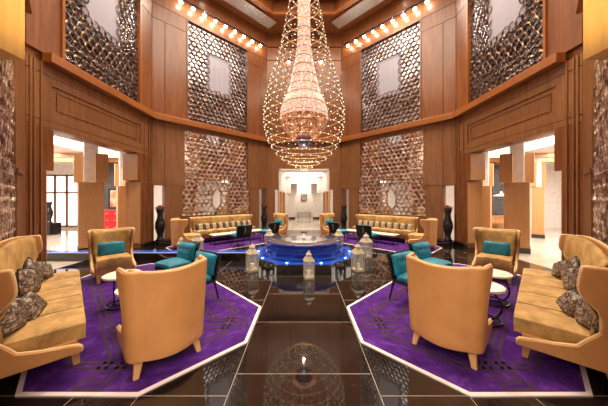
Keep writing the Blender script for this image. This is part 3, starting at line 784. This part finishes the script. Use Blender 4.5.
def wing_seat(name, width, depth, H, z0, segs, flare, bulge, lean, loc, rz, crest=0, topmat='leather'):
    e = empty(name, loc, rz); half = width / 2
    mb, edge = shell(half, depth, H, z0, bulge, flare, lean, crest)
    o = mb.build('shell', M[topmat], e, smooth=True, solid=.05)
    md = o.modifiers.new('b', 'BEVEL'); md.width = .012; md.segments = 2; md.limit_method = 'ANGLE'; md.angle_limit = 1.0
    # inner upholstery of the back: a thick padded skin just inside the shell
    mb = MB(); n = 16 if width < 1.2 else 28; yb = depth / 2
    rows = []
    for j, z in enumerate([.40, .50, .62, .74, .86, H - .03, H - .008]):
        v = (z - z0) / (H - z0); w_ = half + flare * v - .035; yy = yb + lean * v
        th = .13 - .06 * v; row = []
        if j == 6: th = .035
        for k in range(n + 1):
            t = -1 + 2 * k / n
            row.append((t * w_ * .985, yy + bulge * (1 - t * t) - th - .03 - .10 * abs(t) ** 7 * (1 if z > .7 else .3), z + (crest * (1 - t * t) if j > 4 else 0)))
        rows.append(row)
    back = [(x, y + .10, z) for x, y, z in [((-1 + 2 * k / n) * (half - .03), yb + bulge * (1 - (-1 + 2 * k / n) ** 2) - .13, .40) for k in range(n + 1)]]
    vs = [p for r in rows for p in r]; m_ = n + 1
    fs = [(i * m_ + k, i * m_ + k + 1, (i + 1) * m_ + k + 1, (i + 1) * m_ + k) for i in range(len(rows) - 1) for k in range(n)]
    mb.add(vs, fs); mb.build('back_cushion', M['tan'], e, smooth=True, solid=.02)
    # seat: channelled
    mb = MB(); w = (2 * half - .085) / segs
    for k in range(segs):
        x0 = -half + .0425 + k * w
        softbox(mb, x0 + .002, x0 + w - .002, -depth / 2 - .03, yb - .10, .29, .462, crown=.005, nx=16, ny=12, roll=.020)
    st = mb.build('seat', M['tan'], e, smooth=True, bevel=.015)
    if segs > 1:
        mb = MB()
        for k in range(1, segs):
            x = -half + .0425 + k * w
            mb.tube([(x, -depth / 2 - .033, .31), (x, -depth / 2 - .036, .40), (x, -depth / 2 - .012, .432), (x, yb - .12, .436)], .012, 6)  # dark tube drawn as the shade line between seat channels
        mb.build('groove_shade', M['groove_shade'], st, smooth=True)
    mb = MB(); mb.box(-half + .03, half - .03, -depth / 2 + .03, yb - .03, z0, .302); mb.build('base_frame', M['leather'], e, bevel=.01)
    lx = half - (.07 if width < 1.2 else .2)
    for (x, y, dx, dy) in ((-lx, -depth / 2 + .05, -.0, -.02), (lx, -depth / 2 + .07, .0, -.025), (-lx, yb - .07, -.03, .05), (lx, yb - .07, .03, .05)):
        mb = MB(); leg(mb, x, y, z0 + .005, dx, dy); mb.build('leg', M['wood_leg'], e, bevel=.004)
    mb = MB(); mb.tube(edge, .014, 5); mb.build('piping', M['ceramic'], e, smooth=True)
    return e
# wing chairs
c0 = wing_seat('wing_chair', .62, .62, .95, .15, 1, .035, .085, .03, P(-1, 'near', 2.80, .68), face(-1, 'near', 1, 0), crest=-.02)
tag(c0, 'tan wing chair in the left foreground seen from behind', 'armchair', 'tan wing chairs')
Z = .0125
c0.location.z = Z
for side, end, u, n, du, lab in ((1, 'near', 2.97, .69, 1, 'tan wing chair in the right foreground seen from behind'),
                                 (-1, 'near', 6.10, .62, -1, 'tan wing chair with teal cushion facing the camera at left, beyond the round tables'),
                                 (1, 'near', 6.10, .62, -1, 'tan wing chair with teal cushion facing the camera at right, beyond the round tables'),
                                 (-1, 'far', 6.3, .92, -1, 'tan wing chair at the left end of the far left sofa, beyond the channel'),
                                 (1, 'far', 6.3, .92, -1, 'tan wing chair at the right end of the far right sofa'),
                                 (-1, 'far', 2.70, 1.10, 1, 'small wing chair just left of the far corridor entrance'),
                                 (1, 'far', 2.70, 1.10, 1, 'small wing chair just right of the far corridor entrance')):
    c = dup(c0, P(side, end, u, n, Z), face(side, end, du, 0)); c['label'] = lab
# sofas
ns = wing_seat('wing_sofa', 2.36, .62, 1.03, .20, 5, .03, .02, .03, P(-1, 'near', 4.13, -.235, Z), face(-1, 'near', 0, 1), crest=.04)
tag(ns, 'long tan channelled sofa with winged ends along the left foreground edge', 'sofa', 'near sofas')
c = dup(ns, P(1, 'near', 4.22, -.17, Z), face(1, 'near', 0, 1)); c['label'] = 'long tan channelled sofa with winged ends along the right foreground edge'
fsf = wing_seat('wing_sofa', 2.44, .62, .90, .16, 6, .03, .02, .03, P(-1, 'far', 4.60, .20, Z), face(-1, 'far', 0, 1))
tag(fsf, 'long tan sofa lined with striped cushions below the far left lattice mirror', 'sofa', 'far sofas')
c = dup(fsf, P(1, 'far', 4.60, .20, Z), face(1, 'far', 0, 1)); c['label'] = 'long tan sofa lined with striped cushions below the far right lattice mirror'

# ------------------------------------------------------------------ cushions
def cushion(name, w, h, t, mat, pipe):
    mb = MB(); n = 10; fr = []; bk = []
    for j in range(n + 1):
        for i in range(n + 1):
            a, b_ = -1 + 2 * i / n, -1 + 2 * j / n
            q = max(0, (1 - a ** 4) * (1 - b_ ** 4)) ** .5
            s_ = 1 - .05 * (1 - abs(a) ** 2) * (abs(b_) ** 3); s2 = 1 - .05 * (1 - abs(b_) ** 2) * (abs(a) ** 3)
            cr = 1 - .11 * a * a * b_ * b_; x, z = a * w / 2 * s2 * cr, b_ * h / 2 * s_ * cr
            fr.append((x, -t / 2 * q, z)); bk.append((x, t / 2 * q, z))
    m_ = n + 1; f = [(j * m_ + i, j * m_ + i + 1, (j + 1) * m_ + i + 1, (j + 1) * m_ + i) for j in range(n) for i in range(n)]
    mb.add(fr, f); mb.add(bk, [q[::-1] for q in f])
    o = mb.build(name, M[mat], smooth=True)
    if pipe:
        loop = []
        for a, b_ in [(-1 + 2 * k / 10, -1) for k in range(10)] + [(1, -1 + 2 * k / 10) for k in range(10)] + [(1 - 2 * k / 10, 1) for k in range(10)] + [(-1, 1 - 2 * k / 10) for k in range(10)]:
            s_ = 1 - .05 * (1 - abs(a) ** 2) * (abs(b_) ** 3); s2 = 1 - .05 * (1 - abs(b_) ** 2) * (abs(a) ** 3)
            cr = 1 - .11 * a * a * b_ * b_; loop.append((a * w / 2 * s2 * cr, 0, b_ * h / 2 * s_ * cr))
        mb = MB(); mb.tube(loop, .011, 6, closed=True); mb.build('piping', M[pipe], o, smooth=True)
    return o
def put(o, loc, rz, tilt=0, roll=0): o.location = loc; o.rotation_euler = (tilt, roll, rz); return o
# patterned cushions on the near sofas
pc = cushion('throw_cushion', .33, .33, .12, 'pattern', 'black'); first = True
PN = [(3.12, -.40, .60, -.22, .10, .85, 'leaning upright in the near corner'), (3.36, -.30, .575, -.35, -.5, .70, 'slumped by the near corner one'),
      (4.26, -.39, .61, -.22, .25, .95, 'on the backrest near the middle'), (4.66, -.38, .625, -.28, .70, 1.0, 'on its corner at the far end'), (4.93, -.29, .575, -.4, .5, .78, 'lowest of the far end cluster')]
for side in (-1, 1):
    for u, n, z, tl, rl, k, desc in PN:
        o = pc if first else dup(pc); first = False
        put(o, P(side, 'near', u + (.07 if side > 0 else .02), n + (.07 if side > 0 else .04), z + Z), face(side, 'near', -.45, .85), tl, rl * (1 if side < 0 else -1))
        o.scale = (k, k, k)
        tag(o, 'brown patterned cushion %s, %s foreground sofa' % (desc, SIDE[side]), 'cushion', 'patterned cushions on the near sofas')
# teal cushions on wing chairs
tc = cushion('lumbar_cushion', .46, .30, .12, 'teal', None); first = True
for side, end, u, n, du, lab in ((-1, 'near', 6.14, .60, -1, 'teal velvet cushion on the wing chair facing the camera at left'), (1, 'near', 6.14, .60, -1, 'teal velvet cushion on the wing chair facing the camera at right'),
                                 (-1, 'far', 2.64, 1.10, 1, 'small teal cushion on the chair left of the corridor entrance'), (1, 'far', 2.64, 1.10, 1, 'small teal cushion on the chair right of the corridor entrance')):
    o = tc if first else dup(tc); first = False
    put(o, P(side, end, u, n, .575 + Z), face(side, end, du, 0), -.16, 0); tag(o, lab, 'cushion', 'teal cushions on the wing chairs')
# striped cushions on the far sofas
sc_ = cushion('striped_cushion', .29, .29, .12, 'stripe', None); first = True
POS = ['leftmost', 'second from the left', 'third from the left', 'fourth from the left', 'middle', 'fourth from the right', 'third from the right', 'second from the right', 'rightmost']
for side in (-1, 1):
    for k in range(9):
        o = sc_ if first else dup(sc_); first = False
        u = 5.62 - k * .256 if side < 0 else 5.62 - (8 - k) * .256
        put(o, P(side, 'far', u, .22, .545 + Z), face(side, 'far', 0, 1), -.25, random.uniform(-.08, .08))
        tag(o, 'striped cushion, %s in the row on the far %s sofa' % (POS[k], SIDE[side]), 'cushion', 'striped cushions on the far sofas')

# ------------------------------------------------------------------ teal side chairs
def side_chair(loc, rz):
    e = empty('side_chair', loc, rz); w = .235
    mb = MB()
    for x in (-w, w):
        mb.tube([(x, -.24, 0), (x, -.23, .30)], [.012, .02], 4)
    for x in (-w, w):
        l_ = MB(); l_.tube([(x, -.25, 0), (x, -.22, .33)], [.012, .022], 4); l_.build('leg', M['black'], e)
        l_ = MB(); l_.tube([(x, .30, 0), (x * .98, .22, .33)], [.012, .022], 4); l_.build('leg', M['black'], e)
    f = MB(); f.box(-w - .02, w + .02, -.25, .24, .29, .335); f.build('seat_frame', M['black'], e, bevel=.006)
    s_ = MB(); softbox(s_, -w - .01, w + .01, -.255, .17, .336, .425, crown=.025); s_.build('seat', M['teal'], e, smooth=True, bevel=.012)
    def bk(p): return Vector((p.x * (1 + .10 * (p.z - .3)), p.y + (p.z - .3) * .22, p.z))
    b1 = MB(); b1.box(-w - .02, w + .02, .222, .24, .33, .705, 0, bk)
    b1.box(-w - .028, -w - .014, .205, .24, .33, .72, 0, bk); b1.box(w + .014, w + .028, .205, .24, .33, .72, 0, bk); b1.box(-w - .028, w + .028, .205, .24, .705, .72, 0, bk)
    b1.build('back_frame', M['black'], e, bevel=.004)
    b2 = MB(); n = 12; vs = []
    btn = [(bx, bz) for bx in (-.12, 0, .12) for bz in (.48, .60)]
    for j in range(n + 1):
        for i in range(n + 1):
            x = -.24 + .48 * i / n; z = .40 + .30 * j / n
            a, b_ = -1 + 2 * i / n, -1 + 2 * j / n
            y = .17 - .05 * ((1 - a ** 6) * (1 - b_ ** 6))
            for bx, bz in btn: y += .03 * math.exp(-((x - bx) ** 2 + (z - bz) ** 2) / .0009)
            vs.append(bk(Vector((x, y, z))))
    m_ = n + 1; b2.add(vs, [(j * m_ + i, j * m_ + i + 1, (j + 1) * m_ + i + 1, (j + 1) * m_ + i) for j in range(n) for i in range(n)])
    b2.build('back_cushion', M['teal'], e, smooth=True, solid=.05)
    h = MB(); h.tube([bk(Vector((0, .245, .45))), bk(Vector((0, .27, .56))), bk(Vector((0, .245, .66)))], .006, 6); h.build('handle', M['grille'], e)
    return e
s0 = None
LAB = {(-1, 'near', 0): 'teal tufted chair nearest the dark aisle, beside the left foreground wing chair', (-1, 'near', 1): 'teal tufted chair in front of the water channel behind the left foreground wing chair',
       (1, 'near', 0): 'teal tufted chair nearest the dark aisle, beside the right foreground wing chair', (1, 'near', 1): 'teal tufted chair farther back behind the right foreground wing chair',
       (-1, 'far', 0): 'black backed teal chair close behind the fountain on the left', (-1, 'far', 1): 'black backed teal chair at the middle of the far left sofa group',
       (1, 'far', 0): 'black backed teal chair close behind the fountain on the right', (1, 'far', 1): 'black backed teal chair at the middle of the far right sofa group'}
for side in (-1, 1):
    for end in ('near', 'far'):
        for k, (u, n, tw) in enumerate(((3.77, 1.33, -.22), (4.88, 1.42, -.25)) if end == 'near' else ((3.62, 1.75, .1), (4.85, 1.80, -.05))):
            rz = face(side, end, tw, -1)
            if s0 is None: s0 = side_chair(P(side, end, u, n, Z), rz); o = s0
            else: o = dup(s0, P(side, end, u, n, Z), rz)
            tag(o, LAB[(side, end, k)], 'chair', 'teal side chairs')

# ------------------------------------------------------------------ tables
def round_table(loc, rz):
    e = empty('round_side_table', loc, rz)
    mb = MB(); mb.lathe([(.225, .425), (.24, .43), (.24, .455), (.23, .46)], 40); mb.build('table_top', M['white_top'], e, smooth=False)
    mb = MB()
    arc = [(.18 * math.cos(a), .0, .02 + .19 + .19 * math.sin(a)) for a in [PI / 2 + k * PI / 10 for k in range(11)]]
    mb.tube([(.10, 0, .42)] + [(-.02 + x, y, z) for x, y, z in arc] + [(.12, 0, .02)], .012, 6)
    mb.build('curved_stand', M['steel'], e, smooth=True)
    mb = MB(); mb.tube([(.2 * math.cos(2 * PI * k / 28), .2 * math.sin(2 * PI * k / 28), .013) for k in range(28)], .012, 6, closed=True); mb.build('base_ring', M['steel'], e, smooth=True)
    mb = MB(); mb.tube([(.10, 0, .02), (.10, 0, .425)], .010, 6); mb.build('post', M['steel'], e)
    return e
t0_ = round_table(P(-1, 'near', 4.44, .56, Z), face(-1, 'near', 1, 0))
tag(t0_, 'round white topped table between the left sofa and the cushioned wing chair', 'side table', 'round side tables')
for side, u, n, lab in ((-1, 3.62, .62, 'round table half hidden by the left foreground wing chair'), (1, 4.62, .50, 'round white topped table between the right sofa and the cushioned wing chair'), (1, 3.85, .52, 'round table half hidden by the right foreground wing chair')):
    o = dup(t0_, P(side, 'near', u, n, Z), face(side, 'near', 1, 0)); o['label'] = lab
def long_table(loc, rz):
    e = empty('long_coffee_table', loc, rz)
    mb = MB(); mb.box(-1.05, 1.05, -.22, .22, .315, .35); mb.build('table_top', M['white_top'], e, bevel=.006)
    for x in (-1.0, -.33, .33, 1.0):
        for y in (-.19, .19): mb = MB(); mb.box(x - .012, x + .012, y - .012, y + .012, 0, .315); mb.build('leg', M['steel'], e)
    mb = MB()
    for y in (-.19, .19): mb.box(-1.0, 1.0, y - .01, y + .01, .295, .315)
    mb.build('rail', M['steel'], e)
    return e
lt = long_table(P(-1, 'far', 4.45, .95, Z), face(-1, 'far', 0, 1)); tag(lt, 'long low white table in front of the far left sofa', 'coffee table', 'long coffee tables')
o = dup(lt, P(1, 'far', 4.45, .95, Z), face(1, 'far', 0, 1)); o['label'] = 'long low white table in front of the far right sofa'

# ------------------------------------------------------------------ lanterns
def lantern(loc, rz):
    e = empty('lantern', loc, rz); w = .11
    mb = MB(); mb.box(-w, w, -w, w, 0, .045)
    mb.build('base', M['cream'], e, bevel=.004)
    mb = MB()
    for x in (-1, 1):
        for y in (-1, 1): mb.box(x * w - .012 * (x > 0) * 2 if x > 0 else -w, w if x > 0 else -w + .024, w - .024 if y > 0 else -w, w if y > 0 else -w + .024, .045, .39)
    for y0_, y1_ in ((-w, -w + .02), (w - .02, w)): mb.box(-w, w, y0_, y1_, .37, .39); mb.box(y0_, y1_, -w, w, .37, .39)
    mb.build('frame', M['cream'], e)
    mb = MB()
    for q in (-w + .012, w - .014): mb.box(-w + .024, w - .024, q, q + .002, .045, .37); mb.box(q, q + .002, -w + .024, w - .024, .045, .37)
    mb.build('glass', M['glass'], e)
    mb = MB(); vs = []
    for r, z in ((.122, .385), (.122, .398), (.045, .51), (.045, .53), (.062, .532), (.010, .60)):
        vs += [(-r, -r, z), (r, -r, z), (r, r, z), (-r, r, z)]
    fs = [tuple(range(4))[::-1], (20, 21, 22, 23)]
    for i in range(5):
        for k in range(4): fs.append((i * 4 + k, i * 4 + (k + 1) % 4, i * 4 + 4 + (k + 1) % 4, i * 4 + 4 + k))
    mb.add(vs, fs); mb.build('roof', M['cream'], e)
    mb = MB(); mb.tube([(.022 * math.cos(2 * PI * k / 14), 0, .612 + .022 * math.sin(2 * PI * k / 14)) for k in range(14)], .004, 5, closed=True); mb.build('ring', M['cream'], e)
    mb = MB(); mb.lathe([(.042, .046), (.042, .17), (.035, .174), (.004, .176)], 20); mb.build('candle', M['candle'], e, smooth=False)
    return e
l0 = lantern((-1.15, 5.2, .0), .55); tag(l0, 'cream metal lantern on the dark floor at the left front of the fountain', 'lantern', 'cream lanterns')
for x, y, sc3, rz, z, lab in ((.10, 4.74, .90, .15, 0, 'cream lantern standing directly in front of the fountain'), (1.20, 5.22, 1.0, .3, 0, 'cream lantern on the dark floor at the right front of the fountain'),
                           (1.70, 6.42, 1.08, .5, 0, 'cream lantern just right of the fountain behind the right front lantern'), (1.13, 7.62, 1.05, .2, 0, 'cream lantern right behind the fountain basin on the right'),
                           (-1.13, 7.62, 1.05, -.2, 0, 'cream lantern right behind the fountain basin on the left'), (-3.0, 6.62, 1.08, .1, 0, 'cream lantern behind the water channel, the larger one'),
                           (-3.5, 6.66, .85, .4, 0, 'cream lantern behind the water channel, the smaller one at left')):
    o = dup(l0, (x, y, z), rz); o.scale = (sc3,) * 3; o['label'] = lab

# ------------------------------------------------------------------ black vases with red flowers
def flower_head(e, z, r):
    mb = MB(); rnd = random.Random(3)
    for k in range(46):
        a = rnd.uniform(0, 2 * PI); q = rnd.uniform(0, 1) ** .6 * r; zz = z + .03 + .09 * (1 - (q / r) ** 2) * rnd.uniform(.5, 1)
        x, y, s_ = q * math.cos(a), q * math.sin(a), rnd.uniform(.018, .03)
        mb.add([(x + s_, y, zz), (x - s_, y, zz), (x, y + s_, zz), (x, y - s_, zz), (x, y, zz + s_), (x, y, zz - s_)], [(0, 2, 4), (2, 1, 4), (1, 3, 4), (3, 0, 4), (2, 0, 5), (1, 2, 5), (3, 1, 5), (0, 3, 5)])
    mb.lathe([(.09, z - .02), (r * .85, z + .04), (r * .5, z + .07)], 12)
    o = mb.build('red_flowers', M['flower'], e); o['label'] = 'dark red flower heads'
T, L = wallT((-W, YC), (-XF, YF))
v0 = urn('floor_vase', T(Vector((.22, .12, .15))), 1.10, 'black vase with red flowers, left wall niche beside the side opening', 'tall black vases'); flower_head(v0, 1.10, .15)
for sd in (-1, 1):
    T, L = wallT((sd * W, YC), (sd * XF, YF))
    for k, s_ in enumerate((.22, L - .26)):
        if sd < 0 and k == 0: continue
        o = dup(v0, T(Vector((s_, .12, .15))))
        o['label'] = 'black vase with red flowers, %s wall niche %s' % (SIDE[sd], 'beside the side opening' if k == 0 else 'beside the far corridor entrance')

# ------------------------------------------------------------------ room lighting with added fill lamps
o = area('ceiling recess fill', (0, CY, HC + .5), 5.5, 5.5, 900, (1, .84, .66))  # added fill light, no known fixture in the recess
for sd in (-1, 1):
    for y in (3.4, 6.3, 9.2):
        e = empty('fill_downlight', (sd * 4.55 if y == 6.3 else sd * 3.6, y, HC - .005)); tag(e, 'added unseen round ceiling downlight, %s side' % SIDE[sd], 'fill_downlight', 'added fill downlights, %s side' % SIDE[sd])  # out of view fixtures, added to fill the room with light
        mb = MB(); mb.lathe([(.08, 0), (.08, -.02)], 16); mb.build('lens', M['bulb'], e)
        mb = MB(); mb.lathe([(.082, .0), (.11, 0), (.11, -.025), (.082, -.025)], 20, cap=False); mb.build('trim_ring', M['steel'], e)
        x = e.location.x; spot('downlight lamp', (x, y, HC - .06), (x * .9, y, 0), 900, (1, .82, .60), 1.3, .08)
    # warm lamps lighting the timber boxes
    spot('wall washer', (sd * 1.6, 2.3, 4.6), (sd * 3.5, 2.75, 4.3), 200, (1, .78, .42), .9, .05)
area('entrance fill', (0, -1.5, 3.44), 3, 2, 200, (1, .86, .70))  # front fill added above the hall behind the camera
w = bpy.data.worlds.new('World'); SC.world = w; w.use_nodes = True
w.node_tree.nodes['Background'].inputs[0].default_value = (1, .85, .7, 1); w.node_tree.nodes['Background'].inputs[1].default_value = .3

# ------------------------------------------------------------------ camera
cam = bpy.data.cameras.new('camera'); co = bpy.data.objects.new('camera', cam); COL.objects.link(co)
cam.sensor_width = 36; cam.lens = 234 / 608 * 36; cam.shift_y = -4 / 608; cam.clip_start = .05
co.location = (0, 0, 1.6); co.rotation_euler = (PI / 2, 0, 0); SC.camera = co
SC.view_settings.view_transform = 'Standard'; SC.view_settings.look = 'None'; SC.view_settings.gamma = 1
SC.view_settings.use_curve_mapping = False; SC.view_settings.exposure = 0.08
SC.cycles.max_bounces = 8; SC.cycles.use_denoising = True
SC.cycles.sample_clamp_indirect = 6
